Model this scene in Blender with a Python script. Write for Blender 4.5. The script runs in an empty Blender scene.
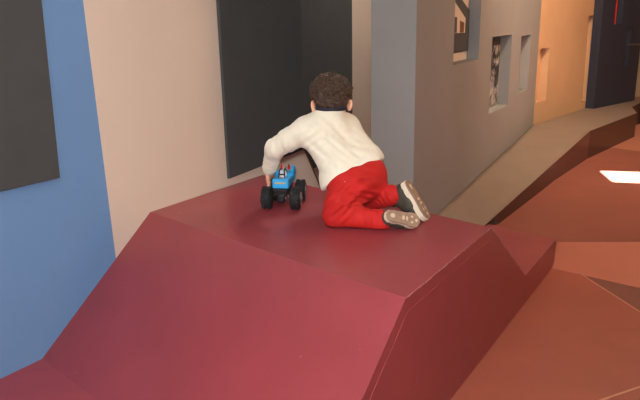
import bpy, bmesh, math, random
import numpy as np
from mathutils import Vector, Matrix, noise as mnoise

random.seed(7)
SC = bpy.context.scene
COL = SC.collection

# ------------------------------------------------------------------ camera
FPX, PITCH, ROLL, CAMZ = 661.0, math.radians(15.5), math.radians(-1.0), 1.3
CAM = Vector((0, 0, CAMZ))
_fw = Vector((0, math.cos(PITCH), -math.sin(PITCH)))
_rt0 = Vector((1, 0, 0)); _up0 = _rt0.cross(_fw)
RT = _rt0 * math.cos(ROLL) + _up0 * math.sin(ROLL)
UP = -_rt0 * math.sin(ROLL) + _up0 * math.cos(ROLL)
FW = _fw
cam_d = bpy.data.cameras.new('camera')
cam_d.sensor_width = 36.0
cam_d.sensor_fit = 'HORIZONTAL'
cam_d.lens = FPX / 640.0 * 36.0
cam_d.clip_start = 0.05
cam_o = bpy.data.objects.new('camera', cam_d)
COL.objects.link(cam_o)
m = Matrix((RT, UP, -FW)).transposed().to_4x4()
m.translation = CAM
cam_o.matrix_world = m
SC.camera = cam_o

# ------------------------------------------------------------------ world, lamps, exposure
SC.view_settings.view_transform = 'Standard'
SC.view_settings.look = 'None'
SC.view_settings.exposure = 0.0
SC.view_settings.gamma = 1.0
SC.view_settings.use_curve_mapping = False
wd = bpy.data.worlds.new('world'); SC.world = wd
wd.use_nodes = True
wd.node_tree.nodes['Background'].inputs['Color'].default_value = (0.75, 0.87, 1.0, 1)
wd.node_tree.nodes['Background'].inputs['Strength'].default_value = 0.6


def lamp(name, kind, loc, aim, energy, color, **kw):
    d = bpy.data.lights.new(name, kind)
    d.energy = energy; d.color = color
    for k, v in kw.items():
        setattr(d, k, v)
    o = bpy.data.objects.new(name, d); COL.objects.link(o)
    o.location = loc
    dirv = (Vector(aim) - Vector(loc)) if kind != 'SUN' else Vector(aim)
    o.rotation_euler = dirv.to_track_quat('-Z', 'Y').to_euler()
    return o


SUN_TO = Vector((0.5, -0.2, 1.0))                       # towards the sun
lamp('sun', 'SUN', (0, 0, 6), -SUN_TO, 95.0, (1.0, 0.99, 0.95), angle=math.radians(0.5))
lamp('camera_flash', 'AREA', (0.0, -0.02, 1.42), (0.15, 2.3, 0.6), 26.0, (1.0, 0.97, 0.94), shape='DISK', size=0.07, spread=math.radians(130))
lamp('ceiling_lamp', 'AREA', (-0.45, 0.8, 2.93), (-0.4, 1.2, 0.0), 26.0, (1.0, 0.95, 0.90), shape='RECTANGLE', size=1.2, size_y=0.8)
lamp('window_light', 'AREA', (-1.4, -2.4, 1.9), (-0.2, 2.6, 0.7), 30.0, (0.72, 0.86, 1.0), shape='RECTANGLE', size=1.6, size_y=1.4)
lamp('warm_spot', 'AREA', (3.0, 3.5, 2.9), (1.6, 4.9, 0.6), 42.0, (1.0, 0.60, 0.32), shape='DISK', size=0.3)
lamp('warm_lamp', 'AREA', (1.7, 3.6, 2.9), (2.4, 6.2, 0.9), 30.0, (1.0, 0.80, 0.60), shape='DISK', size=0.25, spread=math.radians(110))
lamp('warm_floor_lamp', 'AREA', (2.6, 3.6, 2.9), (2.0, 3.4, 0.0), 12.0, (1.0, 0.80, 0.6), shape='DISK', size=0.4)
lamp('wall_rear_fill', 'AREA', (0.62, 4.7, 2.9), (0.35, 4.6, 0.0), 40.0, (1.0, 0.88, 0.78), shape='DISK', size=0.2)  # unseen fill, added to brighten the receding cream wall strip


# ------------------------------------------------------------------ helpers
def ray(px, py):
    return RT * (px - 320.0) + UP * (200.0 - py) + FW * FPX


def on_z(px, py, z):
    d = ray(px, py); return CAM + d * ((z - CAMZ) / d.z)


def on_plane(px, py, p, n):
    d = ray(px, py); return CAM + d * ((p - CAM).dot(n) / d.dot(n))


def pd(px, py, depth):
    """the point seen at px, py, `depth` metres in front of the camera"""
    return CAM + ray(px, py) * (depth / FPX)


def V(*a):
    return Vector(a)


def tag(o, label=None, cat=None, group=None, kind=None):
    if label: o['label'] = label
    if cat: o['category'] = cat
    if group: o['group'] = group
    if kind: o['kind'] = kind
    return o


def link(name, me, mats, parent=None, smooth=False):
    if not isinstance(mats, (list, tuple)): mats = [mats]
    for mt in mats: me.materials.append(mt)
    o = bpy.data.objects.new(name, me); COL.objects.link(o)
    if parent is not None:
        o.parent = parent
        o.matrix_parent_inverse = Matrix.Identity(4)
        # keep world coordinates for meshes written in world space
        loc = Vector((0, 0, 0)); p = parent
        while p is not None:
            loc += p.location; p = p.parent
        me.transform(Matrix.Translation(-loc))
    if smooth:
        me.polygons.foreach_set('use_smooth', [True] * len(me.polygons))
    me.update()
    return o


def rebase(o, base):
    """move an unparented mesh object's origin to base"""
    o.data.transform(Matrix.Translation(-Vector(base)))
    o.location = base
    return o


def pyd(verts, faces):
    me = bpy.data.meshes.new('mesh')
    me.from_pydata([tuple(v) for v in verts], [], faces)
    bm = bmesh.new(); bm.from_mesh(me)
    bmesh.ops.recalc_face_normals(bm, faces=bm.faces[:])
    bm.to_mesh(me); bm.free()
    return me


def prism(poly, off, bevel=0.0, mats=None):
    """closed solid: polygon (3-D points) swept by the vector off"""
    bm = bmesh.new()
    a = [bm.verts.new(p) for p in poly]
    b = [bm.verts.new(Vector(p) + Vector(off)) for p in poly]
    n = len(poly)
    bm.faces.new(a); bm.faces.new(b[::-1])
    for i in range(n):
        bm.faces.new((a[i], b[i], b[(i + 1) % n], a[(i + 1) % n]))
    bmesh.ops.recalc_face_normals(bm, faces=bm.faces[:])
    if bevel:
        bmesh.ops.bevel(bm, geom=bm.edges[:], offset=bevel, segments=2, affect='EDGES', profile=0.5)
    me = bpy.data.meshes.new('mesh'); bm.to_mesh(me); bm.free()
    return me


def merge(meshes):
    bm = bmesh.new()
    for me in meshes:
        bm.from_mesh(me)
    out = bpy.data.meshes.new('mesh'); bm.to_mesh(out); bm.free()
    for me in meshes: bpy.data.meshes.remove(me)
    return out


def frame(o, x, y, z):
    mm = Matrix((x, y, z)).transposed().to_4x4(); mm.translation = o
    return mm


def box(c, size, mat4=None, bevel=0.0, seg=2):
    bm = bmesh.new()
    bmesh.ops.create_cube(bm, size=1.0)
    bmesh.ops.scale(bm, vec=size, verts=bm.verts[:])
    if bevel:
        bmesh.ops.bevel(bm, geom=bm.edges[:], offset=bevel, segments=seg, affect='EDGES', profile=0.5)
    bmesh.ops.translate(bm, vec=c, verts=bm.verts[:])
    if mat4: bmesh.ops.transform(bm, matrix=mat4, verts=bm.verts[:])
    me = bpy.data.meshes.new('mesh'); bm.to_mesh(me); bm.free()
    return me


def lathe(profile, seg=32, mat4=None):
    """profile: (radius, height) pairs turned about local z, closed"""
    vs, fs = [], []
    n = len(profile)
    for i in range(seg):
        a = 2 * math.pi * i / seg
        for r, h in profile: vs.append((r * math.cos(a), r * math.sin(a), h))
    for i in range(seg):
        j = (i + 1) % seg
        for k in range(n - 1):
            fs.append((i * n + k, j * n + k, j * n + k + 1, i * n + k + 1))
    fs.append([i * n for i in range(seg)][::-1]); fs.append([i * n + n - 1 for i in range(seg)])
    me = pyd(vs, fs)
    if mat4: me.transform(mat4)
    return me


def tube(pts, rad, seg=8, closed=False):
    pts = [Vector(p) for p in pts]; n = len(pts)
    if not isinstance(rad, (list, tuple)): rad = [rad] * n
    vs, fs = [], []; prev = None
    for i, p in enumerate(pts):
        if closed: t = pts[(i + 1) % n] - pts[i - 1]
        else: t = pts[min(i + 1, n - 1)] - pts[max(i - 1, 0)]
        t.normalize()
        if prev is None:
            prev = t.orthogonal().normalized()
        prev = (prev - t * prev.dot(t)).normalized()
        q = t.cross(prev)
        for k in range(seg):
            a = 2 * math.pi * k / seg
            vs.append(p + (prev * math.cos(a) + q * math.sin(a)) * rad[i])
    rng = n if closed else n - 1
    for i in range(rng):
        j = (i + 1) % n
        for k in range(seg):
            l = (k + 1) % seg
            fs.append((i * seg + k, i * seg + l, j * seg + l, j * seg + k))
    if not closed:
        fs.append(list(range(seg))[::-1]); fs.append([(n - 1) * seg + k for k in range(seg)])
    return pyd(vs, fs)


# ------------------------------------------------------------------ materials
def mat(name, color, rough=0.6, var=0.06, scale=6.0, bump=0.0, bump_scale=60.0, spec=0.5, metal=0.0, stretch=None,
        sheen=0.0, coat=0.0, spots=None):
    mt = bpy.data.materials.new(name); mt.use_nodes = True
    nt = mt.node_tree; b = nt.nodes['Principled BSDF']
    b.inputs['Roughness'].default_value = rough
    b.inputs['Specular IOR Level'].default_value = spec
    b.inputs['Metallic'].default_value = metal
    if sheen: b.inputs['Sheen Weight'].default_value = sheen
    if coat: b.inputs['Coat Weight'].default_value = coat
    tc = nt.nodes.new('ShaderNodeTexCoord')
    src = tc.outputs['Object']
    if stretch:
        mp = nt.nodes.new('ShaderNodeMapping'); mp.inputs['Scale'].default_value = stretch
        nt.links.new(src, mp.inputs['Vector']); src = mp.outputs['Vector']
    nz = nt.nodes.new('ShaderNodeTexNoise'); nz.inputs['Scale'].default_value = scale
    nz.inputs['Detail'].default_value = 6.0
    nt.links.new(src, nz.inputs['Vector'])
    rp = nt.nodes.new('ShaderNodeValToRGB')
    rp.color_ramp.elements[0].position = 0.3; rp.color_ramp.elements[1].position = 0.7
    c = Vector(color)
    rp.color_ramp.elements[0].color = (*(c * (1 - var)), 1)
    rp.color_ramp.elements[1].color = (*[min(1, x) for x in (c * (1 + var))], 1)
    nt.links.new(nz.outputs['Fac'], rp.inputs['Fac'])
    out = rp.outputs['Color']
    if spots:                                            # scuffs: small marks of another colour
        sc_, thr, scol = spots
        n3 = nt.nodes.new('ShaderNodeTexNoise'); n3.inputs['Scale'].default_value = sc_; n3.inputs['Detail'].default_value = 3
        nt.links.new(tc.outputs['Object'], n3.inputs['Vector'])
        r3 = nt.nodes.new('ShaderNodeValToRGB'); r3.color_ramp.elements[0].position = thr; r3.color_ramp.elements[1].position = thr + 0.03
        nt.links.new(n3.outputs['Fac'], r3.inputs['Fac'])
        mx = nt.nodes.new('ShaderNodeMixRGB'); mx.inputs['Color2'].default_value = (*scol, 1)
        nt.links.new(r3.outputs['Color'], mx.inputs['Fac']); nt.links.new(out, mx.inputs['Color1'])
        out = mx.outputs['Color']
    nt.links.new(out, b.inputs['Base Color'])
    if bump:
        n2 = nt.nodes.new('ShaderNodeTexNoise'); n2.inputs['Scale'].default_value = bump_scale; n2.inputs['Detail'].default_value = 5
        nt.links.new(src, n2.inputs['Vector'])
        bp = nt.nodes.new('ShaderNodeBump'); bp.inputs['Strength'].default_value = bump; bp.inputs['Distance'].default_value = 0.01
        nt.links.new(n2.outputs['Fac'], bp.inputs['Height']); nt.links.new(bp.outputs['Normal'], b.inputs['Normal'])
    return mt


def srgb(r, g, b):
    f = lambda c: (c / 255 / 12.92) if c / 255 <= 0.04045 else ((c / 255 + 0.055) / 1.055) ** 2.4
    return (f(r), f(g), f(b))


M = dict(
    cream=mat('cream_paint', srgb(213, 195, 177), 0.75, 0.03, 2.5, 0.04, 90),
    blue=mat('blue_paint', srgb(104, 143, 188), 0.7, 0.04, 2.5, 0.04, 90),
    board=mat('dark_grey_board', srgb(67, 69, 69), 0.75, 0.06, 9, 0.05, 120),
    wood=mat('brown_wood_edge', srgb(118, 76, 44), 0.6, 0.2, 30),
    grey=mat('grey_paint', srgb(141, 138, 135), 0.7, 0.04, 3, 0.04, 90),
    orange=mat('orange_paint', srgb(200, 160, 121), 0.7, 0.05, 3, 0.04, 90),
    navy=mat('navy_paint', srgb(40, 45, 60), 0.6, 0.12, 5, 0.05, 60, stretch=(6, 6, 0.6)),
    beige=mat('beige_paint', srgb(196, 176, 146), 0.8, 0.03, 2),
    ceiling=mat('ceiling_paint', srgb(190, 186, 180), 0.9, 0.02, 2),
    red=mat('dark_red_floor_paint', srgb(146, 60, 66), 0.36, 0.07, 5, 0.03, 220, spots=(34, 0.74, srgb(172, 100, 98))),
    chip=mat('chipped_edge', srgb(178, 122, 114), 0.6, 0.25, 30, 0.2, 60, spots=(46, 0.56, srgb(200, 164, 156))),
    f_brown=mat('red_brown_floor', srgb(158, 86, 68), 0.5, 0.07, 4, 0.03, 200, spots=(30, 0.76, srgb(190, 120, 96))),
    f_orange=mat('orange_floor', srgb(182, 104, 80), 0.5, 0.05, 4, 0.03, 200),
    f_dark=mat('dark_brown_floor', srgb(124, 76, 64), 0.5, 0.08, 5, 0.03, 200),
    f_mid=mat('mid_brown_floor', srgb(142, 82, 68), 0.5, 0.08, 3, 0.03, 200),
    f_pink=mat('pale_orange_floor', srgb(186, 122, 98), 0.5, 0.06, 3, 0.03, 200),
    seam=mat('pale_seam', srgb(196, 140, 112), 0.6, 0.1, 20),
    bench=mat('bench_top', srgb(136, 118, 104), 0.5, 0.06, 5, 0.03, 120),
    bench_side=mat('bench_side', srgb(62, 40, 34), 0.25, 0.12, 6, 0.04, 100),
    skin=mat('skin', srgb(226, 168, 138), 0.5, 0.05, 30),
    hair=mat('brown_hair', srgb(66, 46, 30), 0.36, 0.6, 60, 0.6, 140),
    fleece=mat('cream_fleece', srgb(234, 226, 204), 0.95, 0.04, 40, 0.35, 260, sheen=0.3),
    trousers=mat('red_cotton', srgb(188, 20, 15), 0.8, 0.08, 18, 0.25, 200),
    navycloth=mat('navy_cloth', srgb(28, 30, 46), 0.8, 0.08, 40),
    shoe=mat('dark_olive_suede', srgb(64, 58, 48), 0.7, 0.2, 40, 0.3, 160),
    midsole=mat('cream_rubber', srgb(226, 212, 188), 0.6, 0.05, 40),
    outsole=mat('tan_rubber', srgb(150, 122, 100), 0.6, 0.12, 60, 0.4, 150),
    tread=mat('pale_tread', srgb(208, 186, 160), 0.6, 0.06, 60),
    metal=mat('bright_metal', srgb(200, 200, 204), 0.25, 0.03, 30, metal=1.0),
    white=mat('white_plastic', srgb(232, 232, 232), 0.35, 0.02, 30),
    black=mat('black_plastic', srgb(24, 24, 26), 0.4, 0.1, 30),
    tyre=mat('black_rubber', srgb(26, 25, 26), 0.75, 0.15, 60, 0.3, 200),
    toyblue=mat('bright_blue_plastic', srgb(52, 166, 226), 0.3, 0.03, 20, coat=0.3),
    toyred=mat('bright_red_plastic', srgb(208, 36, 30), 0.3, 0.03, 20),
    toyyellow=mat('yellow_print', srgb(226, 178, 60), 0.5, 0.03, 20),
    eyewhite=mat('eye_white', srgb(236, 232, 226), 0.2, 0.02, 20),
    eyedark=mat('eye_dark', srgb(40, 26, 18), 0.2, 0.02, 20),
    lips=mat('lips', srgb(196, 112, 104), 0.5, 0.04, 20),
    rail=mat('dark_steel', srgb(60, 56, 54), 0.4, 0.05, 20),
)


def photo_mat():
    """grainy black and white photograph of foliage and paving"""
    mt = bpy.data.materials.new('black_white_photo'); mt.use_nodes = True
    nt = mt.node_tree; b = nt.nodes['Principled BSDF']; b.inputs['Roughness'].default_value = 0.5
    tc = nt.nodes.new('ShaderNodeTexCoord')
    n1 = nt.nodes.new('ShaderNodeTexNoise'); n1.inputs['Scale'].default_value = 26; n1.inputs['Detail'].default_value = 8
    nt.links.new(tc.outputs['Object'], n1.inputs['Vector'])
    n2 = nt.nodes.new('ShaderNodeTexNoise'); n2.inputs['Scale'].default_value = 7; n2.inputs['Detail'].default_value = 2
    nt.links.new(tc.outputs['Object'], n2.inputs['Vector'])
    ad = nt.nodes.new('ShaderNodeMath'); ad.operation = 'ADD'
    nt.links.new(n1.outputs['Fac'], ad.inputs[0]); nt.links.new(n2.outputs['Fac'], ad.inputs[1])
    rp = nt.nodes.new('ShaderNodeValToRGB')
    e = rp.color_ramp.elements
    e[0].position = 0.47; e[0].color = (0.012, 0.012, 0.014, 1)
    e[1].position = 0.60; e[1].color = (0.42, 0.40, 0.38, 1)
    ml = nt.nodes.new('ShaderNodeMath'); ml.operation = 'MULTIPLY'; ml.inputs[1].default_value = 0.5
    nt.links.new(ad.outputs[0], ml.inputs[0]); nt.links.new(ml.outputs[0], rp.inputs['Fac'])
    nt.links.new(rp.outputs['Color'], b.inputs['Base Color'])
    return mt


M['photo'] = photo_mat()

# ------------------------------------------------------------------ key points of the place
Z1, Z2 = 0.5335, 0.151                                   # top of the play block, height of its low steps
Wd = V(0.547, 0.837, 0).normalized()                     # direction of the left wall
Wn = V(0.837, -0.547, 0).normalized()                    # its room-side normal
P1 = V(-0.704, 2.624, Z1); P2 = V(-0.291, 3.256, Z1)
P4 = V(0.237, 1.717, Z1); PK = V(0.636, 2.341, Z1)
A0 = V(0.443, 2.04, 0); SB = V(1.219, 3.263, 0)          # foot of the block's right side
Sd = (SB - A0).normalized()
Sn = V(Sd.y, -Sd.x, 0)                                   # outward normal of the right side


def wallA(s, z, off=0.0):
    p = V(P1.x, P1.y, 0) + Wd * s + Wn * off; p.z = z; return p


ZC = 3.0
# ------------------------------------------------------------------ left wall: blue and cream, with a slanting boundary and a foot beyond the fold
FOLD = 1.12
lo = wallA(-0.196, 0.428); hi = wallA(-0.2196, 1.371)


def bound(z):
    return -0.196 + (z - 0.428) * (-0.0236 / 0.943)


T_ = -0.16
blue = prism([wallA(-5.2, -0.05), wallA(bound(-0.05), -0.05), wallA(bound(ZC), ZC), wallA(-5.2, ZC)], Wn * T_)
cream = prism([wallA(bound(-0.05), -0.05), wallA(FOLD + 0.42, -0.05), wallA(1.289, 0.345), wallA(FOLD, 0.62), wallA(FOLD, ZC), wallA(bound(ZC), ZC)], Wn * -0.03)
bm = bmesh.new(); bm.from_mesh(blue); nb = len(bm.faces); bm.from_mesh(cream); bm.faces.ensure_lookup_table()
for i, f in enumerate(bm.faces):
    if i >= nb: f.material_index = 1
me = bpy.data.meshes.new('mesh'); bm.to_mesh(me); bm.free()
tag(link('wall_left', me, [M['blue'], M['cream']]), 'blue and cream painted wall behind the red play block', 'wall', kind='structure')
# thin wooden edge of the wall's slanting foot
e0, e1 = wallA(FOLD, 0.62), wallA(1.289, 0.345)
tag(link('trim_1', prism([e0, e1, e1 + Wd * 0.016, e0 + Wd * 0.016], Wn * -0.028), M['wood']), 'brown wooden edge of the cream wall beside the dark board', 'trim', kind='structure')
# the receding wall beyond the fold
az = math.radians(18)
Bd = V(math.sin(az), math.cos(az), 0); Bn = V(math.cos(az), -math.sin(az), 0)
B0 = wallA(FOLD, 0, -0.035)
wb = prism([B0 + V(0, 0, -.05), B0 + Bd * 4.6 + V(0, 0, -.05), B0 + Bd * 4.6 + V(0, 0, ZC), B0 + V(0, 0, ZC)], Bn * -0.12)
tag(link('wall_rear', wb, M['cream']), 'shaded cream wall strip between dark board and grey partition', 'wall', kind='structure')

# ------------------------------------------------------------------ partitions with niches
def niche_wall(p0, d, n, length, z0, z1, thick, niches):
    """p0 + d*s is the front foot; n points into the room; niches are (s0, s1, zb, zt, depth)"""
    ss = sorted({0.0, length, *[q for a in niches for q in a[:2]]})
    zs = sorted({z0, z1, *[q for a in niches for q in a[2:4]]})
    vs, fs = [], []

    def P(s, z, o=0.0):
        q = p0 + d * s + n * o; vs.append((q.x, q.y, z)); return len(vs) - 1
    for i in range(len(ss) - 1):
        for j in range(len(zs) - 1):
            cs, cz = (ss[i] + ss[i + 1]) / 2, (zs[j] + zs[j + 1]) / 2
            if any(a[0] < cs < a[1] and a[2] < cz < a[3] for a in niches): continue
            fs.append((P(ss[i], zs[j]), P(ss[i + 1], zs[j]), P(ss[i + 1], zs[j + 1]), P(ss[i], zs[j + 1])))
    for s0, s1, zb, zt, dp in niches:
        c = [(s0, zb), (s1, zb), (s1, zt), (s0, zt)]
        for k in range(4):
            a, b = c[k], c[(k + 1) % 4]
            fs.append((P(*a), P(*b), P(*b, -dp), P(*a, -dp)))
        fs.append([P(*q, -dp) for q in c])
    fs.append((P(0, z0, -thick), P(0, z1, -thick), P(length, z1, -thick), P(length, z0, -thick)))
    fs.append((P(0, z0), P(0, z1), P(0, z1, -thick), P(0, z0, -thick)))
    fs.append((P(length, z0), P(length, z1), P(length, z1, -thick), P(length, z0, -thick)))
    fs.append((P(0, z1), P(length, z1), P(length, z1, -thick), P(0, z1, -thick)))
    fs.append((P(0, z0), P(length, z0), P(length, z0, -thick), P(0, z0, -thick)))
    me = bpy.data.meshes.new('mesh'); me.from_pydata(vs, [], fs)
    bm = bmesh.new(); bm.from_mesh(me)
    bmesh.ops.remove_doubles(bm, verts=bm.verts[:], dist=0.0004)
    bmesh.ops.recalc_face_normals(bm, faces=bm.faces[:])
    bm.to_mesh(me); bm.free()
    return me


Gd = V(0.485, 0.8746, 0).normalized(); Gn = V(Gd.y, -Gd.x, 0)
Gend = V(1.822, 5.578, 0)
G0 = Gend + Gd * -2.823; GL = 2.823 - 0.0


def gs(s): return s + 2.823


WIN = [(gs(-2.262), gs(-1.772), 1.037, 1.95, 0.075), (gs(-1.478), gs(-0.955), 0.668, 1.158, 0.075), (gs(-0.655), gs(-0.33), 0.716, 1.137, 0.09)]
gw = niche_wall(G0, Gd, Gn, GL, Z2 + 0.0015, 2.62, 0.225, WIN)
tag(link('wall_middle', gw, M['grey']), 'grey partition wall with three window niches', 'wall', kind='structure')


def gp(s, z, off):
    q = G0 + Gd * gs(s) + Gn * off; q.z = z; return q


# dark board with a pale house silhouette at the back of the first niche
def gpx(pts, off):
    o = G0 + Gn * off
    return [on_plane(px, py, o, Gn) for px, py in pts]


bb = link('backing_sheet', prism([gp(-2.259, 1.04, -.0735), gp(-1.775, 1.04, -.0735), gp(-1.775, 1.945, -.0735), gp(-2.259, 1.945, -.0735)], Gn * 0.001), M['cream'])
tag(bb, 'cream sheet lining the back of the tall niche', 'backing sheet')
hd_ = -.0722
qb = gpx([(467.2, 50.6), (468.6, 10.5), (461.3, 0), (458, -5)], hd_)
sL = gs(-2.259)
zz = lambda q: q.z
left_b, left_t = gp(-2.259, qb[0].z - .004, hd_), gp(-2.259, qb[3].z + .35, hd_)
root = link('picture_panel', prism([left_b, qb[0], qb[1], qb[2], qb[3], left_t], Gn * 0.006), M['board'])
tag(root, 'dark board with pale house shape in the tall niche', 'picture')
hs = gpx([(455.2, 33), (455.0, 10), (465.3, 18.2), (464.6, 32.6)], hd_ + .0062)
hl = gp(-2.25, hs[0].z, hd_ + .0062); hl2 = gp(-2.25, hs[1].z + .12, hd_ + .0062)
link('house_silhouette', prism([hl, hs[3], hs[2], hl2], Gn * 0.002), M['cream'], root)
dw = gpx([(459.8, 32.6), (460.0, 20.5), (464.0, 22.5), (463.6, 32.4)], hd_ + .0084)
link('doorway', prism(dw, Gn * 0.0012), M['wood'], root)
dl = gpx([(456.6, 32.8), (457.0, 17)], hd_ + .0084)
link('doorway', prism([gp(-2.249, dl[0].z, hd_ + .0084), dl[0], dl[1], gp(-2.249, dl[1].z, hd_ + .0084)], Gn * 0.0012), M['board'], root)
pp = link('picture_panel', prism([gp(-1.474, 0.69, -.0735), gp(-1.0, 0.69, -.0735), gp(-1.0, 1.09, -.0735), gp(-1.474, 1.09, -.0735)], Gn * 0.006), M['photo'])
tag(pp, 'black and white photograph in the wide middle niche', 'picture')
link('header_strip', prism([gp(-1.474, 1.09, -.0735), gp(-1.0, 1.09, -.0735), gp(-1.0, 1.154, -.0735), gp(-1.474, 1.154, -.0735)], Gn * 0.006), M['board'], pp)

# orange wall
ZB = 0.378
O0 = V(1.79, 5.56, 0); O1 = V(2.716, 6.656, 0)
Od = (O1 - O0).normalized(); On = V(Od.y, -Od.x, 0)
OL = (O1 - O0).length + 0.12


def oat(px, py):
    q = on_plane(px, py, O0, On); return (q - O0).dot(Od), q.z


o_a = oat(536, 103); o_b = oat(546, 98.5); o_c = oat(539, 49); o_d = oat(549, 48)
q_a = oat(580.8, 103); q_b = oat(587.2, 98.6); q_c = oat(586, 16); q_d = oat(592.5, 15)
ON = [(max(0.05, o_a[0]), o_b[0], o_a[1], o_c[1], 0.07), (q_a[0], q_b[0], q_a[1], q_c[1], 0.05)]
tag(link('wall_right', niche_wall(O0, Od, On, OL, Z2, 2.62, 0.09, ON), M['orange']), 'orange partition wall with two narrow niches', 'wall', kind='structure')

# navy wall
N0 = on_z(593.5, 108.8, ZB); N1 = on_z(634.5, 100.2, ZB)
N0.z = N1.z = 0
Nd = (N1 - N0).normalized(); Nn = V(Nd.y, -Nd.x, 0); NL = (N1 - N0).length


def nat(px, py):
    q = on_plane(px, py, N0, Nn); return (q - N0).dot(Nd), q.z


a = nat(614, 24.5); b = nat(621.3, 25.4); c = nat(623.6, 66.4); d = nat(628, 65); e = nat(626.3, 28)
NT = (N0 - O0).dot(On) / Nn.dot(On) - .003
print('navy', NT)
NN = [(a[0], b[0], a[1], 1.9, NT * .6), (c[0], d[0], c[1], e[1], NT * .6)]
tag(link('wall_far', niche_wall(N0, Nd, Nn, NL, Z2, 2.62, NT, NN), M['navy']), 'navy partition wall with two slit niches', 'wall', kind='structure')
rs = [N0 + Nd * a[0] + Nn * 0.0015 + V(0, 0, a[1]), N0 + Nd * (a[0] + 0.02) + Nn * 0.0015 + V(0, 0, a[1])]
tag(link('trim_2', prism([rs[0], rs[1], rs[1] + V(0, 0, .7), rs[0] + V(0, 0, .7)], Nn * 0.004), M['toyred']), 'red edge strip of the upper navy niche', 'trim', kind='structure')

# enclosing walls
tag(link('wall_back', prism([V(-1.5, 9.2, -.05), V(6.2, 9.2, -.05), V(6.2, 9.2, ZC), V(-1.5, 9.2, ZC)], V(0, .1, 0)), M['beige']), 'plain beige wall at the far end', 'wall', kind='structure')
tag(link('wall_side', prism([V(6.2, -2.6, -.05), V(6.2, 9.2, -.05), V(6.2, 9.2, ZC), V(6.2, -2.6, ZC)], V(.1, 0, 0)), M['beige']), 'plain beige side wall', 'wall', kind='structure')
tag(link('wall_front', prism([V(-4.5, -2.6, -.05), V(6.2, -2.6, -.05), V(6.2, -2.6, ZC), V(-4.5, -2.6, ZC)], V(0, -.1, 0)), M['beige']), 'plain beige wall opposite', 'wall', kind='structure')

# ceiling with an unseen opening, added to shape the sun patch
patch = [V(2.101, 4.819, Z2), V(3.5, 4.545, Z2), V(3.35, 4.16, Z2), V(2.052, 4.48, Z2)]
hole = [p + SUN_TO * ((ZC - Z2) / SUN_TO.z) for p in patch]
outer = [V(-4.8, 9.5, ZC), V(6.5, 9.5, ZC), V(6.5, -2.9, ZC), V(-4.8, -2.9, ZC)]
vs = outer + hole
tag(link('ceiling', pyd(vs, [(i, (i + 1) % 4, 4 + (i + 1) % 4, 4 + i) for i in range(4)]), M['ceiling']), 'pale ceiling with an added opening that shapes the sun patch', 'ceiling', kind='structure')

# ------------------------------------------------------------------ floor: folded facets
def isect(p, d, q, e):
    t = ((q.x - p.x) * e.y - (q.y - p.y) * e.x) / (d.x * e.y - d.y * e.x)
    return V(p.x + d.x * t, p.y + d.y * t, p.z)


fb_d = (V(1.551, 2.982, 0) - SB).normalized()
c1 = on_z(582, 275, 0); c1 = SB + fb_d * (c1 - SB).dot(fb_d)
c2 = on_z(640, 312, 0); cd = (c2 - c1).normalized()
k1, k2 = on_z(602, 400, 0), on_z(640, 387, 0); kd = (k2 - k1).normalized()
kL = isect(k1, kd, A0, Sd); kR = isect(k1, kd, c1, cd)
T0_ = V(1.238, 3.293, Z2); Td = (V(1.649, 3.224, Z2) - T0_).normalized()
f1n = fb_d.cross(V(1.649, 3.224, Z2) - SB); T0p = on_plane(557, 242, SB, f1n)
far_b = SB + fb_d * 1.6; far_t = T0p + (V(1.649, 3.224, Z2) - T0p) * 2.6
Sfoot = A0 + Sd * -5.2
f3a = on_z(540, 179, Z2); f3b = on_z(640, 190, Z2); f3d = (f3b - f3a).normalized()
f5a = on_z(600, 146, Z2); f5b = on_z(640, 151.5, Z2); f5d = (f5b - f5a).normalized()
LFb = V(0.75, 3.85, Z2)
verts, faces, mi = [], [], []


def facet(pts, mat_i):
    i0 = len(verts); verts.extend(pts); faces.append(list(range(i0, i0 + len(pts)))); mi.append(mat_i)


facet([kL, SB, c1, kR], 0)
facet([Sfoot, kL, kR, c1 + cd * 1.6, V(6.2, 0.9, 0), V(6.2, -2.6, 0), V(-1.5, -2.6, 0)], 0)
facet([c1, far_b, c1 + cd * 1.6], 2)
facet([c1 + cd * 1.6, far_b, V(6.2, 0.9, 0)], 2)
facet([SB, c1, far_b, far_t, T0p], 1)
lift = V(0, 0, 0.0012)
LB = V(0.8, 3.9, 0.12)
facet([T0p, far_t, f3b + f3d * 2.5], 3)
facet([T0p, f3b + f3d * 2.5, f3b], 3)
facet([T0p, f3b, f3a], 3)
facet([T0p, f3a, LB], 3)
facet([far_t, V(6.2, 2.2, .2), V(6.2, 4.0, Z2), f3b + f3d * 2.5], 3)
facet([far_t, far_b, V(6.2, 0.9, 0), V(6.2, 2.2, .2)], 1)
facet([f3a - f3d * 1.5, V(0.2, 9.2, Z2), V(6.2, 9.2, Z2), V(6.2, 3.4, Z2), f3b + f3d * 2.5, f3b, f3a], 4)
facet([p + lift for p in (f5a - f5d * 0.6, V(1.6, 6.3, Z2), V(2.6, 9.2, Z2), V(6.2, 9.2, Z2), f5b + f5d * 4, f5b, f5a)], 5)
me = bpy.data.meshes.new('mesh'); me.from_pydata([tuple(v) for v in verts], [], faces)
for p, k in zip(me.polygons, mi): p.material_index = k
bm = bmesh.new(); bm.from_mesh(me)
bmesh.ops.remove_doubles(bm, verts=bm.verts[:], dist=0.0005)
for f in bm.faces:
    if f.normal.z < 0: f.normal_flip()
bm.to_mesh(me); bm.free()
tag(link('floor', me, [M['f_brown'], M['f_orange'], M['f_dark'], M['f_mid'], M['f_mid'], M['f_pink']]), 'folded orange and brown painted floor', 'floor', kind='structure')
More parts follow.
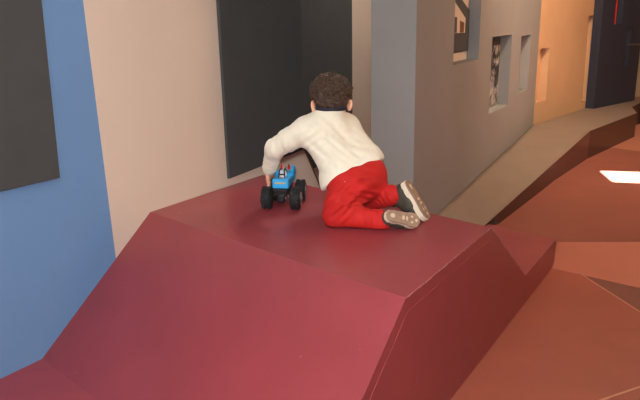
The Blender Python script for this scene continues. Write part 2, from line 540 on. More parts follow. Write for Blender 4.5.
tag(link('floor_base', prism([V(-4.8, -2.9, -.06), V(6.5, -2.9, -.06), V(6.5, 9.5, -.06), V(-4.8, 9.5, -.06)], V(0, 0, -.1)), M['f_dark']), 'sub floor slab', 'floor', kind='structure')


def seam(name, p, q, w=0.006):
    d = (q - p).normalized(); n = V(-d.y, d.x, 0)
    return prism([p + n * w / 2, q + n * w / 2, q - n * w / 2, p - n * w / 2], V(0, 0, .002))


tag(link('trim_3', seam('', c1, c1 + cd * 1.6), M['seam']), 'pale seam along the dark floor facet', 'trim', kind='structure')
tag(link('trim_4', seam('', kL + kd * .5, kR, .008), M['seam']), 'pale seam across the near floor', 'trim', kind='structure')

# ------------------------------------------------------------------ red play block
run = 0.566
ZL = 0.128
def side(p):                                             # slide a wall-side point across to the right side plane
    return p
across_f = P4 - P1
prof = [(-3.6, ZL), (-run, ZL), (0.0, Z1), None, None, None]
front_len = (PK - P4).length
LW = [wallA(-3.6, ZL), wallA(-run, ZL), P1.copy(), P2.copy()]
RS = []
rb = P4 + Sd * -run; rb.z = ZL
rf = P4 + Sd * -3.6; rf.z = ZL
pV = V(0.927, 2.803, Z2); pE = V(1.238, 3.293, Z2)
RS = [rf, rb, P4.copy(), PK.copy(), pV, pE]
across = (PK - P2)
lV = wallA((P2 - P1).dot(Wd) + 0.16, Z2); lE = wallA((P2 - P1).dot(Wd) + 0.543 + 0.58, Z2)
LW = [p + Wn * 0.002 for p in LW + [lV, lE]]
vs = LW + RS + [V(p.x, p.y, -0.03) for p in LW] + [V(p.x, p.y, -0.03) for p in RS]
fs = []
for i in range(5):
    fs.append((i, i + 1, 7 + i, 6 + i))                   # top faces
    fs.append((6 + i, 7 + i, 19 + i, 18 + i))             # right side
    fs.append((i, i + 1, 13 + i, 12 + i))                 # wall side
fs.append((0, 6, 18, 12)); fs.append((5, 11, 23, 17))
blk = link('play_block', pyd(vs, fs), M['red'])
tag(blk, 'dark red painted play block with sloping front, under the kneeling child', 'play block')
# lip board along the top of the side, with a chipped edge
lip = 0.045
o_ = Sn * 0.0035
up = [P4, PK, pV, pE]
dn = []
def lower(p, q, r):                                      # offset the profile down inside the side plane
    return p
LP = []
t_front = (P4 - rb).normalized(); t_ramp = (pV - PK).normalized()
def perp(t):
    n = t.cross(Sn).normalized()
    if n.z > 0: n = -n
    return n
def mitre(p, ta, tb):
    na, nb = perp(ta), perp(tb)
    h = (na + nb).normalized(); return p + h * (lip / h.dot(na))
sm = [rb + perp(t_front) * lip * .8, mitre(P4, t_front, Sd), PK + perp(Sd) * lip - Sd * .01]
link('edge_seam', merge([prism([a_, b_, b_ + perp(u_) * .0022, a_ + perp(u_) * .0022], Sn * 0.0008) for a_, b_, u_ in ((sm[0], sm[1], t_front), (sm[1], sm[2], Sd))]), mat('seam_red', srgb(160, 78, 78), 0.6, 0.15, 30), blk)
o_ = Sn * 0.0002
ring_top = [rb, P4, PK, pV, pE]
chips = []
for a_, b_ in zip(ring_top[1:-1], ring_top[2:]):
    L = (b_ - a_).length; t = 0.0; u = (b_ - a_) / L; dnv = perp(u)
    while t < L - 0.01:
        w = min(random.uniform(0.015, 0.05), L - t); h1, h2 = random.uniform(.001, .0045), random.uniform(.001, .006)
        p, q = a_ + u * t, a_ + u * (t + w)
        chips.append(prism([p + o_ - dnv * .0006, q + o_ - dnv * .0006, q + o_ + dnv * h2, p + o_ + dnv * h1], Sn * 0.0008))
        t += w
link('worn_edge', merge(chips), M['chip'], blk)
fleck_mat = mat('bare_fleck', srgb(150, 96, 90), 0.7, 0.1, 40)
for px, py, r in ((427, 302, .006), (484, 235, .006), (487, 241, .007), (495, 246, .005), (497, 249, .005), (503, 258, .006), (512, 268, .005), (537, 265, .006), (538, 262, .005), (528, 279, .005)):
    c = on_plane(px, py, A0 + o_, Sn)
    pts = []
    for k in range(7):
        an = k * 2 * math.pi / 7; rr = r * random.uniform(.5, 1.0)
        pts.append(c + Sd * math.cos(an) * rr * .8 + V(0, 0, math.sin(an) * rr))
    link('paint_chip', prism(pts, Sn * 0.0006), fleck_mat, blk)

# ------------------------------------------------------------------ grey ramp bench along the partitions
F0 = V(0.985 - .587 * .14, 3.615 - .809 * .14, 0.1548); F3_ = V(2.181, 5.261, ZB); F5_ = V(2.993, 6.191, ZB); F6_ = V(3.134, 6.601, ZB); F7_ = V(3.35, 6.889, ZB)
bk0 = gp(-2.80, 0.242, 0.004); bk1 = gp(0.0, ZB, 0.004)
bk2 = isect(O0 + On * .004, Od, N0 - Nd * .004, Nn); bk2.z = ZB
bkm = N0 - Nd * .004 + Nn * .004; bkm.z = ZB
bk3 = N1 + Nn * 0.006 + Nd * .008; bk3.z = ZB
bm = bmesh.new()
NG = 12
grid = [[bm.verts.new((F0.lerp(F3_, i / NG)).lerp(bk0.lerp(bk1, i / NG), j / NG)) for j in range(NG + 1)] for i in range(NG + 1)]
for i in range(NG):
    for j in range(NG):
        f = bm.faces.new((grid[i][j], grid[i + 1][j], grid[i + 1][j + 1], grid[i][j + 1])); f.smooth = True
rest = [bm.verts.new(p) for p in (F5_, F6_, F7_, V(4.1, 7.5, ZB), V(3.9, 7.6, ZB), bk3, bkm, bk2)]
lvl = bm.faces.new([grid[NG][j] for j in range(NG, -1, -1)] + rest)
outl = [grid[i][0] for i in range(NG + 1)] + rest + [grid[NG - k][NG] for k in range(NG + 1)] + [grid[0][j] for j in range(NG - 1, 0, -1)]
bl_d = (lE - pE).normalized(); bl_n = V(bl_d.y, -bl_d.x, 0)
if bl_n.y < 0: bl_n = -bl_n
low = [bm.verts.new((v.co.x, v.co.y, Z2 + .002 if (v.co - pE).dot(bl_n) < .16 else 0.03)) for v in outl]
for i in range(len(outl)):
    k = (i + 1) % len(outl)
    ff = bm.faces.new((outl[i], low[i], low[k], outl[k])); ff.material_index = 1
low_f = bm.faces.new(low[::-1])
bm.normal_update()
bmesh.ops.triangulate(bm, faces=[lvl, low_f])
bmesh.ops.recalc_face_normals(bm, faces=bm.faces[:])
me = bpy.data.meshes.new('mesh'); bm.to_mesh(me); bm.free()
bench = link('ramp_bench', me, [M['bench'], M['bench_side']])
tag(bench, 'grey topped ramp bench with dark brown side along the partition walls', 'bench')

rl0 = on_plane(628, 44.6, N0 + Nn * .01, Nn); rl1 = rl0 + V(1.0, 0.12, 0.0)
tag(link('rail', tube([rl0, rl1], 0.008), M['rail']), 'thin dark rail beside the navy wall end', 'rail')

# ------------------------------------------------------------------ dark boards on the left wall
def board(poly, off0, th, name, parent=None, mt='board'):
    return link(name, prism([p + Wn * off0 for p in poly], Wn * th, 0.002), M[mt], parent)


b1 = board([wallA(-1.4, .772), wallA(-.410, .768), wallA(-.396, 1.37), wallA(-.385, 2.2), wallA(-1.4, 2.2)], 0.001, 0.016, 'wall_board')
tag(b1, 'charcoal board hung on the blue wall', 'board')
b2 = board([wallA(.488, .572), wallA(FOLD - .004, .604), wallA(FOLD - .004, 2.3), wallA(.47, 2.3)], 0.001, 0.016, 'wall_board')
tag(b2, 'charcoal board folded over the corner behind the child', 'board')
Bp = B0 + Bn * 0.001
def bat(px, py): return on_plane(px, py, Bp, Bn)
x0 = B0 + Bn * .001
w1 = bat(350, 0); sW = (w1 - x0).dot(Bd)
leaf = [x0 + V(0, 0, .45), x0 + Bd * sW + V(0, 0, .40), x0 + Bd * sW + V(0, 0, 2.3), x0 + V(0, 0, 2.3)]
link('folded_leaf', prism(leaf, Bn * 0.014), M['board'], b2)


# ------------------------------------------------------------------ signed-distance sculpting (surface nets)
class Field:
    def __init__(s, lo, hi, res):
        s.lo = np.array(lo, float); s.res = res
        s.n = np.ceil((np.array(hi) - s.lo) / res).astype(int) + 1
        s.a = np.full(s.n, 0.06, np.float32)

    def _box(s, lo, hi, mg):
        i0 = np.clip(np.floor((np.array(lo) - mg - s.lo) / s.res).astype(int), 0, s.n)
        i1 = np.clip(np.ceil((np.array(hi) + mg - s.lo) / s.res).astype(int) + 1, 0, s.n)
        sl = tuple(slice(a, b) for a, b in zip(i0, i1))
        ax = [s.lo[k] + s.res * np.arange(i0[k], i1[k]) for k in range(3)]
        return sl, np.meshgrid(*ax, indexing='ij', sparse=True)

    def comb(s, sl, d, k, sub=False):
        a = s.a[sl]
        if sub: a = -a
        if k > 0:
            h = np.maximum(k - np.abs(a - d), 0) / k
            r = np.minimum(a, d) - h * h * k * 0.25
        else: r = np.minimum(a, d)
        s.a[sl] = -r if sub else r

    def cone(s, p, q, r1, r2=None, k=0.02, sub=False):
        r2 = r1 if r2 is None else r2
        p, q = np.array(p, float), np.array(q, float); R_ = max(r1, r2)
        sl, (X, Y, Z) = s._box(np.minimum(p, q) - R_, np.maximum(p, q) + R_, 0.03 + k)
        d = q - p; dd = max(d @ d, 1e-9)
        t = np.clip(((X - p[0]) * d[0] + (Y - p[1]) * d[1] + (Z - p[2]) * d[2]) / dd, 0, 1)
        dist = np.sqrt((X - p[0] - t * d[0]) ** 2 + (Y - p[1] - t * d[1]) ** 2 + (Z - p[2] - t * d[2]) ** 2) - (r1 + (r2 - r1) * t)
        s.comb(sl, dist, k, sub)

    def ell(s, c, axes, radii, k=0.02, sub=False):
        c = np.array(c, float); R_ = max(radii)
        sl, (X, Y, Z) = s._box(c - R_, c + R_, 0.03 + k)
        k0 = 0; k1 = 0
        for ax, r in zip(axes, radii):
            u = (X - c[0]) * ax[0] + (Y - c[1]) * ax[1] + (Z - c[2]) * ax[2]
            k0 = k0 + (u / r) ** 2; k1 = k1 + (u / (r * r)) ** 2
        k0 = np.sqrt(k0); k1 = np.sqrt(k1)
        s.comb(sl, k0 * (k0 - 1) / np.maximum(k1, 1e-6), k, sub)

    def cut(s, p, n, k=0.0):
        """keep the side the normal n points away from"""
        sl = (slice(None),) * 3
        ax = [s.lo[i] + s.res * np.arange(s.n[i]) for i in range(3)]
        X, Y, Z = np.meshgrid(*ax, indexing='ij', sparse=True)
        d = -((X - p[0]) * n[0] + (Y - p[1]) * n[1] + (Z - p[2]) * n[2])
        s.comb(sl, d.astype(np.float32), k, True)

    def wave(s, vec, amp, phase=0, where=None, rad=0.1):
        ax = [s.lo[i] + s.res * np.arange(s.n[i]) for i in range(3)]
        X, Y, Z = np.meshgrid(*ax, indexing='ij', sparse=True)
        w = np.sin(X * vec[0] + Y * vec[1] + Z * vec[2] + phase)
        if where is not None:
            w = w * np.exp(-((X - where[0]) ** 2 + (Y - where[1]) ** 2 + (Z - where[2]) ** 2) / rad ** 2)
        s.a += (amp * w).astype(np.float32)

    def mesh(s):
        a = s.a; ins = a < 0
        n = a.shape
        cs = np.zeros(tuple(k - 1 for k in n), np.int8)
        for i in (0, 1):
            for j in (0, 1):
                for k in (0, 1):
                    cs += ins[i:n[0] - 1 + i, j:n[1] - 1 + j, k:n[2] - 1 + k]
        act = np.argwhere((cs > 0) & (cs < 8))
        idx = np.full(cs.shape, -1, np.int64); idx[tuple(act.T)] = np.arange(len(act))
        corners = [(i, j, k) for i in (0, 1) for j in (0, 1) for k in (0, 1)]
        edges = [(p, q) for p in corners for q in corners if p < q and sum(abs(x - y) for x, y in zip(p, q)) == 1]
        acc = np.zeros((len(act), 3)); cnt = np.zeros(len(act))
        for p, q in edges:
            P_, Q_ = act + p, act + q
            va, vb = a[tuple(P_.T)], a[tuple(Q_.T)]
            mk = (va < 0) != (vb < 0)
            t = np.where(mk, va / np.where(mk, va - vb, 1), 0)
            pos = P_ + (np.array(q) - np.array(p)) * t[:, None]
            acc[mk] += pos[mk]; cnt[mk] += 1
        vs = s.lo + s.res * acc / cnt[:, None]
        fs = []
        for ax in range(3):
            o1, o2 = [(1, 2), (2, 0), (0, 1)][ax]
            sl0 = [slice(None)] * 3; sl1 = [slice(None)] * 3
            sl0[ax] = slice(0, n[ax] - 1); sl1[ax] = slice(1, n[ax])
            A_, B_ = ins[tuple(sl0)], ins[tuple(sl1)]
            e = np.argwhere(A_ != B_)
            ok = (e[:, o1] > 0) & (e[:, o2] > 0) & (e[:, o1] < n[o1] - 1) & (e[:, o2] < n[o2] - 1)
            e = e[ok]
            u = np.zeros(3, int); u[o1] = 1; v = np.zeros(3, int); v[o2] = 1
            q = np.stack([idx[tuple((e - u - v).T)], idx[tuple((e - v).T)], idx[tuple(e.T)], idx[tuple((e - u).T)]], 1)
            fl = A_[tuple(e.T)]
            q[~fl] = q[~fl][:, ::-1]
            fs.append(q)
        F = np.concatenate(fs)
        me = bpy.data.meshes.new('mesh'); me.from_pydata(vs.tolist(), [], F.tolist())
        me.update()
        return me


def smooth_mesh(me, it=2, f=0.5):
    bm = bmesh.new(); bm.from_mesh(me)
    for _ in range(it):
        bmesh.ops.smooth_vert(bm, verts=bm.verts[:], factor=f, use_axis_x=True, use_axis_y=True, use_axis_z=True)
    bm.to_mesh(me); bm.free(); return me


# ------------------------------------------------------------------ the child
ZT = Z1 + 0.002
BLO, BHI = (-0.42, 2.1, 0.50), (0.62, 3.02, 1.16)
# joints
Hc = pd(331, 97.5, 2.66)
hf = V(0.0, 0.85, -0.55).normalized()                  # where the face looks
hr = hf.cross(V(-0.03, 0, 1)).normalized(); hu = hr.cross(hf).normalized()
Nk = pd(331, 109, 2.635)
SL, SR = pd(303, 131, 2.61), pd(346, 128, 2.73)
EL, WL = pd(275, 148.5, 2.66), pd(268.8, 170.5, 2.765)
ER = pd(345, 158, 2.86); WR = pd(347, 178, 2.90)
CH = pd(327, 136, 2.68); BE = pd(347, 166, 2.61)
HL, HR = pd(350, 184, 2.535), pd(366, 180, 2.625)
KL_, KR_ = pd(338, 214.5, 2.497), pd(352, 204, 2.74)
AL_, AR_ = pd(383, 221, 2.465), pd(393, 195, 2.565)


def mixp(a, b, t): return a + (b - a) * t


body = Field(BLO, BHI, 0.0032)
# head
body.ell(Hc + hu * .012 - hf * .006, (hr, hf, hu), (.068, .080, .072))
body.ell(Hc + hf * .035 - hu * .040, (hr, hf, hu), (.050, .048, .052), k=.03)
body.ell(Hc + hf * .052 - hu * .078, (hr, hf, hu), (.026, .022, .018), k=.03)       # chin
for s_ in (-1, 1):
    body.ell(Hc + hf * .055 - hu * .046 + hr * .028 * s_, (hr, hf, hu), (.022, .02, .022), k=.02)   # cheek
    body.ell(Hc + hf * .080 - hu * .014 + hr * .029 * s_, (hr, hf, hu), (.016, .012, .011), k=.012, sub=True)  # eye socket
    ec = Hc - hf * .014 - hu * .040 + hr * .066 * s_
    ea = (hr * 0.80 + hf * 0.6 * s_).normalized()
    eu = (hu + hf * .12).normalized(); ef = eu.cross(ea)
    body.ell(ec + hr * .005 * s_, (ea, ef, eu), (.008, .018, .026), k=.006)              # ear
    body.ell(ec + hr * .012 * s_ + hf * .003, (ea, ef, eu), (.006, .009, .014), k=.004, sub=True)
    body.ell(ec - eu * .022 + hr * .004 * s_, (ea, ef, eu), (.006, .009, .008), k=.006)  # lobe
body.cone(Hc + hf * .084 - hu * .018, Hc + hf * .094 - hu * .036, .006, .010, k=.012)    # nose
body.ell(Hc + hf * .083 - hu * .060, (hr, hf, hu), (.018, .008, .006), k=.008)           # mouth
body.cone(Hc - hu * .05 - hf * .012, Nk - V(0, 0, .02) + FW * .01, .040, .040, k=.03)               # neck
# trunk and limbs inside the clothes
body.cone(mixp(SL, Nk, .3), mixp(SR, Nk, .3), .034, .034, k=.03)
body.cone(CH + FW * .03, BE + FW * .03, .055, .055, k=.03)
body.cone(BE + FW * .03, mixp(HL, HR, .5) + FW * .02, .055, .06, k=.03)
body.cone(SL, EL, .034, .029); body.cone(EL, WL, .029, .020)
body.cone(SR, ER, .034, .029); body.cone(ER, WR, .029, .020)
body.cone(HL, KL_, .055, .034, k=.03); body.cone(KL_, AL_, .034, .024)
body.cone(HR, KR_, .055, .034, k=.03); body.cone(KR_, AR_, .034, .024)


def hand(F, wrist, palm_end, across, fingers, thumb, pr=.0115):
    """palm as two rows of blended cones, five separate fingers of different lengths"""
    for t in (-1, -.33, .33, 1):
        F.cone(wrist + across * .010 * t, palm_end + across * .017 * t, .0105, .0092, k=.010)
    for pts in fingers + [thumb]:
        for i in range(len(pts) - 1):
            F.cone(pts[i], pts[i + 1], .0066 - .0006 * i, .0060 - .0006 * i, k=.003)


# left hand grips the left flank of the toy truck: fingers reach down, thumb towards the camera side
hd = (pd(268.6, 179, 2.775) - WL).normalized()
hx = V(0.10, 0.99, 0).normalized(); hx = (hx - hd * hx.dot(hd)).normalized()          # across the palm, away from the camera
hin = hd.cross(hx).normalized()
if hin.x < 0: hin = -hin                                                             # palm side, towards the truck
pe = WL + hd * .036
fing = []
for j, ln in enumerate((.034, .040, .038, .029)):
    b0 = pe + hx * (-.016 + .0115 * j)
    fing.append([b0, b0 + hd * ln * .36 + hin * .001, b0 + hd * ln * .62 + hin * .003, b0 + hd * ln * .80 + hin * .006])
tb = WL + hd * .010 - hx * .015
thumb = [tb, tb + hd * .014 - hx * .008 + hin * .002, tb + hd * .026 - hx * .010 + hin * .005, tb + hd * .034 - hx * .008 + hin * .009]
hand(body, WL, pe, hx, fing, thumb)
# right hand rests flat on the block in front of the child
rd = V(-0.75, 0.55, 0).normalized(); rx = V(0.55, 0.75, 0).normalized()
WR2 = V(WR.x, WR.y, ZT + .016)
body.cone(WR, WR2, .020, .016, k=.012)
pe2 = WR2 + rd * .036 - V(0, 0, .004)
fing = []
for j, ln in enumerate((.034, .040, .038, .029)):
    b0 = pe2 + rx * (-.017 + .0115 * j)
    sp = rx * (-.006 + .004 * j)
    fing.append([b0, b0 + rd * ln * .4 + sp * .5 + V(0, 0, .003), b0 + rd * ln * .75 + sp - V(0, 0, .001), b0 + rd * ln + sp * 1.3 - V(0, 0, .004)])
tb = WR2 + rd * .008 - rx * .012
thumb = [tb, tb + rd * .010 - rx * .014, tb + rd * .022 - rx * .022 - V(0, 0, .003), tb + rd * .031 - rx * .025 - V(0, 0, .004)]
hand(body, WR2, pe2, rx, fing, thumb)
# feet inside the shoes
NSo, FSo = pd(400, 218.5, 2.468), pd(412, 200, 2.56)
body.cone(AL_, NSo, .022, .018); body.cone(AR_, FSo, .022, .018)
body.cut((0, 0, ZT), (0, 0, -1))
bme = smooth_mesh(body.mesh(), 1, .4)
base = V(KL_.x, KL_.y, Z1)
person = link('person', bme, M['skin'], smooth=True)
rebase(person, base)
tag(person, 'small child in cream top and red trousers kneeling on the red block', 'person')
for s_ in (-1, 1):
    ey = Hc + hf * .069 - hu * .014 + hr * .029 * s_
    em = frame(ey, hr, hu, hf)
    eye = link('eye', lathe([(0.0005, -.0115), (.008, -.008), (.0115, 0), (.010, .006), (.0055, .0101), (.0004, .0115)], 20, em), M['eyewhite'], person, True)
    link('iris', lathe([(.0003, .0), (.0055, .0), (.005, .0012), (.0003, .002)], 20, frame(ey + hf * .0098, hr, hu, hf)), M['eyedark'], eye, True)
link('lips', tube([Hc + hf * .0895 - hu * .060 + hr * x + hf * (-.006 * (x / .016) ** 2) for x in (-.016, -.008, 0, .008, .016)], [.001, .003, .0036, .003, .001]), M['lips'], person, True)

# hair: a cap of tight curls
hair = Field(np.array(Hc) - .16, np.array(Hc) + .16, 0.003)
hair.ell(Hc + hu * .016 - hf * .012, (hr, hf, hu), (.080, .086, .069), k=0)
hair.ell(Hc - hf * .050 - hu * .030, (hr, hf, hu), (.064, .036, .046), k=.03)            # nape
hair.cut(Hc + hf * .050 + hu * .02, (hf * .95 + -hu * .35).normalized(), k=.02)
hair.cut(Hc - hu * .074 - hf * .055, (-hu + hf * 0.05).normalized(), k=.014)
hair.ell(Hc + hf * .075 - hu * .040, (hr, hf, hu), (.080, .050, .055), k=.012, sub=True)  # face opening
for s_ in (-1, 1):
    hair.ell(Hc - hf * .004 - hu * .044 + hr * .082 * s_, (hr, hf, hu), (.020, .024, .030), k=.010, sub=True)   # round the ears
hme = hair.mesh()
for v in hme.vertices:
    p = v.co
    n = (p - Hc).normalized()
    f = mnoise.noise(p * 55) * .008 + abs(mnoise.noise(p * 95 + V(3, 1, 7))) * .010 - .002 + mnoise.noise(p * 190) * .002
    v.co = p + n * f
hme.update()
curls = [hme]
rnd = random.Random(3)
cand = [v.co.copy() for v in hme.vertices if (v.co - Hc).dot(hf) < .05]
for _ in range(420):
    p = rnd.choice(cand); n = (p - Hc).normalized()
    t = n.orthogonal().normalized(); t = Matrix.Rotation(rnd.uniform(0, 6.28), 3, n) @ t; b = n.cross(t)
    r = rnd.uniform(.004, .010); a0 = rnd.uniform(0, 6.28); sp = rnd.uniform(2.2, 4.6)
    pts = []
    for k in range(8):
        u = k / 7
        an = a0 + sp * u
        pts.append(p + (t * math.cos(an) + b * math.sin(an)) * r + n * (-.001 + .006 * math.sin(u * math.pi)))
    curls.append(tube(pts, [.0007 + .0019 * math.sin(math.pi * (k + .6) / 8.2) for k in range(8)], 5))
link('hair', merge(curls), M['hair'], person, True)

# navy collar of the shirt below
na = V(0, 0.05, 1).normalized(); nx = hr; ny = na.cross(nx).normalized(); nx = ny.cross(na)
ring = [Nk + na * .004 + (nx * math.cos(t) * .055 + ny * math.sin(t) * .054) for t in np.linspace(0, 2 * math.pi, 28, endpoint=False)]
link('collar', tube(ring, .0095, 8, True), M['navycloth'], person, True)

# cream fleece top
top = Field(BLO, BHI, 0.0036)
top.cone(pd(316, 131, 2.64), pd(343, 172, 2.59), .068, .074, k=0)
top.cone(pd(345, 131, 2.73), pd(363, 158, 2.65), .060, .070, k=.05)
top.cone(pd(330, 135, 2.72), pd(352, 170, 2.66), .075, .085, k=.05)
top.cone(pd(331, 115.5, 2.635), pd(332, 124, 2.66), .056, .066, k=.04)
top.cone(pd(309, 131, 2.615), pd(345, 128, 2.73), .048, .048, k=.05)
top.cone(SL, mixp(SL, EL, .5), .047, .044, k=.03)
top.cone(mixp(SL, EL, .5), EL, .043, .038, k=.02)
top.cone(EL, mixp(EL, WL, .82), .038, .031, k=.02)
top.cone(mixp(EL, WL, .84), mixp(EL, WL, .94), .028, .027, k=.006)                       # cuff
top.cone(SR, ER, .045, .040, k=.03); top.cone(ER, mixp(ER, WR, .9), .040, .031, k=.02)
top.cone(pd(342, 181, 2.575), pd(364.5, 167, 2.61), .088, .080, k=.04)
top.cone(pd(372, 153, 2.62), pd(377, 156, 2.62), .018, .013, k=.03)                      # gathered hem over the back
# hem
h0, h1_ = pd(325, 189, 2.55), pd(384, 157.5, 2.60)
hx_ = (h1_ - h0).normalized(); hn = hx_.cross(FW).normalized()
if hn.z > 0: hn = -hn
hn = (hn - FW * 0.12).normalized()
top.cut(h0 + (h1_ - h0) * .5 + V(0, 0, -.002), hn, k=.008)
top.cone(h0 + hn * -.004 + FW * -.0, h0 + hn * -.004 + hx_ * .01, .004, .004, k=.01)
# folds
ud = (EL - SL).normalized() * 230; fd = (WL - EL).normalized() * 300
top.wave(fd + V(30, 0, 20), 0.0027, 0.4, mixp(EL, WL, .55), .055)
top.wave(ud + V(0, 60, 70), 0.0024, 0.0, mixp(SL, EL, .8), .06)
top.wave(V(90, 20, 70), 0.0034, 2.0, pd(335, 145, 2.6), .11)
top.wave(V(40, 20, 130), 0.003, 2.0, pd(358, 158, 2.6), .07)
top.wave(V(150, 60, 150), 0.0024, 0.9, pd(330, 150, 2.58), .09)
top.wave(V(60, 20, 230), 0.0020, 0.2, pd(355, 150, 2.6), .07)
top.wave(V(-120, 30, 190), 0.0026, 0.2, pd(318, 138, 2.57), .06)
link('fleece_top', smooth_mesh(top.mesh(), 1, .4), M['fleece'], person, True)

# red trousers
tr = Field(BLO, BHI, 0.0036)
PC = pd(357, 172, 2.60)
tr.cone(PC, pd(350, 186, 2.56), .082, .086, k=0)
tr.cone(pd(366, 174, 2.60), pd(366, 183, 2.59), .078, .076, k=.03)
tr.cone(HL, pd(341, 206, 2.50), .078, .058, k=.04)
tr.cone(pd(341, 204, 2.49), KL_ + V(-.012, 0, -.006), .056, .046, k=.03)
tr.cone(KL_, mixp(KL_, AL_, .9), .047, .040, k=.025)
tr.cone(mixp(KL_, AL_, .9), mixp(KL_, AL_, .98), .042, .040, k=.006)
tr.cone(HR, KR_, .074, .050, k=.04)
tr.cone(KR_, mixp(KR_, AR_, .93), .046, .039, k=.025)
tr.cone(mixp(KR_, AR_, .90), mixp(KR_, AR_, .99), .041, .040, k=.006)
tr.cut((0, 0, ZT + .002), (0, 0, -1), k=.006)
tr.cut(h0 + (h1_ - h0) * .5 - hn * .010, -hn, k=.01)
tr.wave(V(-190, 40, 160), 0.0037, 0.0, pd(345, 202, 2.45), .06)
tr.wave(V(90, 30, 260), 0.0031, 1.0, pd(365, 200, 2.5), .05)
tr.wave((AL_ - KL_).normalized() * 260 + V(0, 0, 60), 0.0037, .3, mixp(KL_, AL_, .75), .05)
tr.wave((AR_ - KR_).normalized() * 260 + V(0, 0, 60), 0.0037, .3, mixp(KR_, AR_, .85), .05)
tr.wave(V(-150, 60, 210), 0.0030, 2.2, pd(334, 205, 2.44), .05)
tr.wave(V(60, 10, 320), 0.0026, 0.5, pd(352, 203, 2.44), .04)
tr.wave(V(-70, 20, 110), 0.0042, .9, pd(355, 195, 2.5), .09)
tr.wave(V(30, 60, 150), 0.0024, .3, pd(360, 180, 2.5), .08)
trm = link('trousers', smooth_mesh(tr.mesh(), 1, .4), M['trousers'], person, True)
sp = pd(345, 181.5, 2.465)
link('rivet', lathe([(.0002, -.002), (.0045, -.002), (.004, .002), (.0002, .003)], 14, frame(pd(345, 182, 2.462), RT, UP, -FW)), M['metal'], trm, True)


# shoes
def outline(t):                                          # half-outline of a small sole, heel at 0, toe at 1
    return None


SOLE = [(-.072, 0), (-.069, .014), (-.058, .023), (-.040, .0255), (-.015, .0235), (.010, .0255), (.034, .0305), (.053, .028), (.066, .019), (.073, .004)]
SOLE = SOLE + [(x, -y * .96) for x, y in SOLE[::-1] if y != 0]


def slab(scale, z0, z1, mat4, inset=0.0):
    k = 1 - inset
    return prism([mat4 @ V(x * scale * k, y * scale * k, z0) for x, y in SOLE], (mat4.to_3x3() @ V(0, 0, z1 - z0)))


def shoe(centre, toe, up, ankle, sc):
    """toe: heel-to-toe direction, up: from sole to laces"""
    t = toe.normalized(); u = (up - t * up.dot(t)).normalized(); l = u.cross(t)
    mm = frame(centre, t, l, u)
    W = lambda x, y, z: mm @ V(x * sc, y * sc, z * sc)
    F = Field(np.array(centre) - .15, np.array(centre) + .15, 0.003)
    F.cone(W(-.045, 0, .020), W(.0, 0, .022), .026 * sc, .027 * sc, k=0)
    F.cone(W(.0, 0, .020), W(.045, .001, .014), .028 * sc, .026 * sc, k=.012)
    F.cone(W(-.045, 0, .025), W(-.040, 0, .052), .026 * sc, .027 * sc, k=.012)
    F.cone(W(-.03, 0, .045), W(.012, 0, .034), .021 * sc, .020 * sc, k=.012)
    F.cut(W(0, 0, .004), -u, k=.002)
    F.cut((0, 0, ZT), (0, 0, -1))
    s = link('shoe', smooth_mesh(F.mesh(), 1, .4), M['shoe'], person, True)
    link('midsole', slab(sc, -.006 * sc, .010 * sc, mm), M['midsole'], s)
    link('outsole', slab(sc, -.0115 * sc, -.006 * sc, mm, 0.03), M['outsole'], s)
    for x, y, a, b in ((-.045, .0, .012, .011), (.0, .0, .006, .012), (.015, .0, .005, .012), (.036, .011, .007, .006), (.036, -.011, .007, .006), (.055, .0, .006, .008)):
        link('tread_pad', prism([W(x + a * math.cos(k * math.pi / 4) * .8, y + b * math.sin(k * math.pi / 4) * .8, -.0114) for k in range(8)], -u * .0016), M['tread'], s)
    for x in (-.002, .016):
        pts = [W(x, .026 * math.cos(a) * 1.02, .019 + .0275 * math.sin(a)) for a in np.linspace(0.1, math.pi - .1, 9)]
        link('strap', tube(pts, .004 * sc, 6), M['navycloth'], s, True)
    ring = [W(-.040 + .018 * math.cos(a), .018 * math.sin(a), .064 + .008 * math.cos(a)) for a in np.linspace(0, 2 * math.pi, 16, endpoint=False)]
    link('ankle_padding', tube(ring, .006 * sc, 6, True), M['navycloth'], s, True)
    return s


# near foot: lying on its side with the sole towards the camera
n_t = pd(416.5, 221.5, 2.455) - pd(388.5, 215.5, 2.42)
n_up = FW * 0.93 - V(0, 0, .42) + RT * -.25
shoe(pd(402, 218.6, 2.432), n_t, n_up, AL_, 0.97)
# far foot: standing on its toes with the sole to the right
f_t = pd(425, 219, 2.535) - pd(403, 183, 2.545)
f_up = -RT * .84 + FW * .50 - UP * .42
shoe(pd(415.5, 200.5, 2.54), f_t, f_up, AR_, 1.19)

# ------------------------------------------------------------------ toy monster truck
TH = V(0.14, 0.99, 0).normalized(); TR = V(TH.y, -TH.x, 0)
TC = V(-0.160, 2.643, Z1)                                # under the rear axle
truck = bpy.data.objects.new('toy_truck', None); COL.objects.link(truck)
truck.location = TC + TH * .065; truck.empty_display_size = .05
tag(truck, 'small blue monster truck toy with big black tyres beside the child', 'toy truck')
TM = frame(TC, TR, TH, V(0, 0, 1))
WRAD, WWID = .045, .042


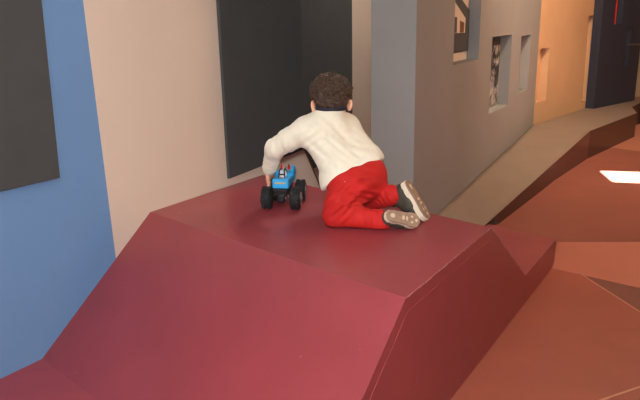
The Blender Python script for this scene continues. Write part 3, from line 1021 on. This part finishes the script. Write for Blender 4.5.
def wheel(x, y):
    mm = frame(TM @ V(x, y, WRAD + .0008), TH, V(0, 0, 1), TR)
    h = WWID / 2
    pr = [(.020, -h), (.034, -h), (.0415, -h + .004), (WRAD, -h + .010), (WRAD, -.003), (WRAD - .0025, -.0025), (WRAD - .0025, .0025), (WRAD, .003), (WRAD, h - .010), (.0415, h - .004), (.034, h), (.020, h)]
    parts = [lathe(pr, 40, mm)]
    for k in range(18):                                  # tread lugs
        for sg in (-1, 1):
            a = 2 * math.pi * (k + (.5 if sg > 0 else 0)) / 18
            lm = mm @ Matrix.Rotation(a, 4, 'Z')
            parts.append(box((WRAD, 0, sg * .011), (.004, .007, .014), lm, .0012, 1))
    w = link('tyre', merge(parts), M['tyre'], truck, False)
    sd = 1 if x > 0 else -1
    rm = [lathe([(.0215, -.001), (.027, .001), (.0255, .004), (.021, .0015), (.008, .0005), (.008, .005), (.0004, .006)], 28, mm @ Matrix.Translation((0, 0, sd * h)) @ (Matrix.Identity(4) if sd > 0 else Matrix.Rotation(math.pi, 4, 'X')))]
    for k in range(5):
        lm = mm @ Matrix.Translation((0, 0, sd * (h + .0015))) @ Matrix.Rotation(2 * math.pi * k / 5, 4, 'Z')
        rm.append(box((.0155, 0, 0), (.016, .005, .003), lm, .0008, 1))
    link('wheel_rim', merge(rm), M['metal'], w, False)


for x in (-.060, .060):
    for y in (0, .130): wheel(x, y)
link('axle', tube([TM @ V(-.05, 0, .045), TM @ V(.05, 0, .045)], .004, 8), M['metal'], truck, True)
link('axle', tube([TM @ V(-.05, .13, .045), TM @ V(.05, .13, .045)], .004, 8), M['metal'], truck, True)
link('chassis', merge([box((0, .065, .068), (.050, .15, .026), TM, .004), box((0, 0, .046), (.030, .034, .034), TM, .006), box((0, .13, .046), (.030, .034, .034), TM, .006), box((0, -.012, .080), (.058, .012, .014), TM, .003),
                       tube([TM @ V(-.02, .0, .05), TM @ V(-.032, .02, .095)], .005), tube([TM @ V(.02, .0, .05), TM @ V(.032, .02, .095)], .005)]), M['black'], truck)
# blue body: low rear deck, open cockpit, tall bonnet with spiky fins
tb_ = merge([box((0, .004, .108), (.068, .034, .040), TM, .005), box((-.029, .045, .106), (.012, .07, .034), TM, .004), box((.029, .045, .106), (.012, .07, .034), TM, .004),
             box((0, .112, .112), (.072, .070, .046), TM, .007), box((0, .14, .098), (.060, .034, .028), TM, .006)])
tbo = link('truck_body', tb_, M['toyblue'], truck)
fins = []
for sg in (-1, 1):
    z0 = .120
    k_ = .45 if sg < 0 else 1.0
    pf = [TM @ V(sg * .030, y, z0 + (z - z0) * k_) for y, z in ((.078, z0), (.070, .150), (.086, .144), (.086, .166), (.104, .152), (.110, .160), (.120, .140), (.134, .140), (.136, z0))]
    fins.append(prism(pf, TR * (.011 * sg), 0.0015))
link('fin', fins[0], M['toyblue'], tbo); link('fin', fins[1], M['toyblue'], tbo)
for x in (-.012, .020):
    link('horn', lathe([(.0055, 0), (.006, .006), (.004, .016), (.0005, .026)], 14, frame(TM @ V(x, .082, .148), TR, TH, V(0, 0, 1))), M['toyred'], truck, True)
dr = link('driver', merge([lathe([(.0005, -.017), (.010, -.015), (.0165, -.006), (.0175, .003), (.0145, .012), (.007, .0175), (.0005, .019)], 24, frame(TM @ V(.002, .034, .138), TR, TH, V(0, 0, 1))),
                           lathe([(.012, 0), (.016, .006), (.012, .028), (.009, .032)], 20, frame(TM @ V(.002, .034, .096), TR, TH, V(0, 0, 1)))]), M['white'], truck, True)
for sg in (-1, 1):
    link('roll_bar', tube([TM @ V(.002 + sg * .013, .012, .126), TM @ V(.002 + sg * .010, .017, .158), TM @ V(.002 + sg * .009, .05, .162), TM @ V(.002 + sg * .012, .066, .134)], .0028, 8), M['black'], truck, True)
link('visor', box((.002, .0165, .141), (.020, .005, .006), TM, .001, 1), M['black'], dr)
link('badge', box((.000, .017, .127), (.012, .006, .005), TM, .001, 1), M['toyred'], dr)
pr_ = []
for k, (x, h) in enumerate(((-.020, .006), (-.0135, .008), (-.007, .006), (-.001, .008), (.006, .006), (.013, .008), (.019, .006))):
    pr_.append(box((x, -.0136, .112), (.0048, .001, h), TM))
link('printed_lettering', merge(pr_), M['toyyellow'], tbo)
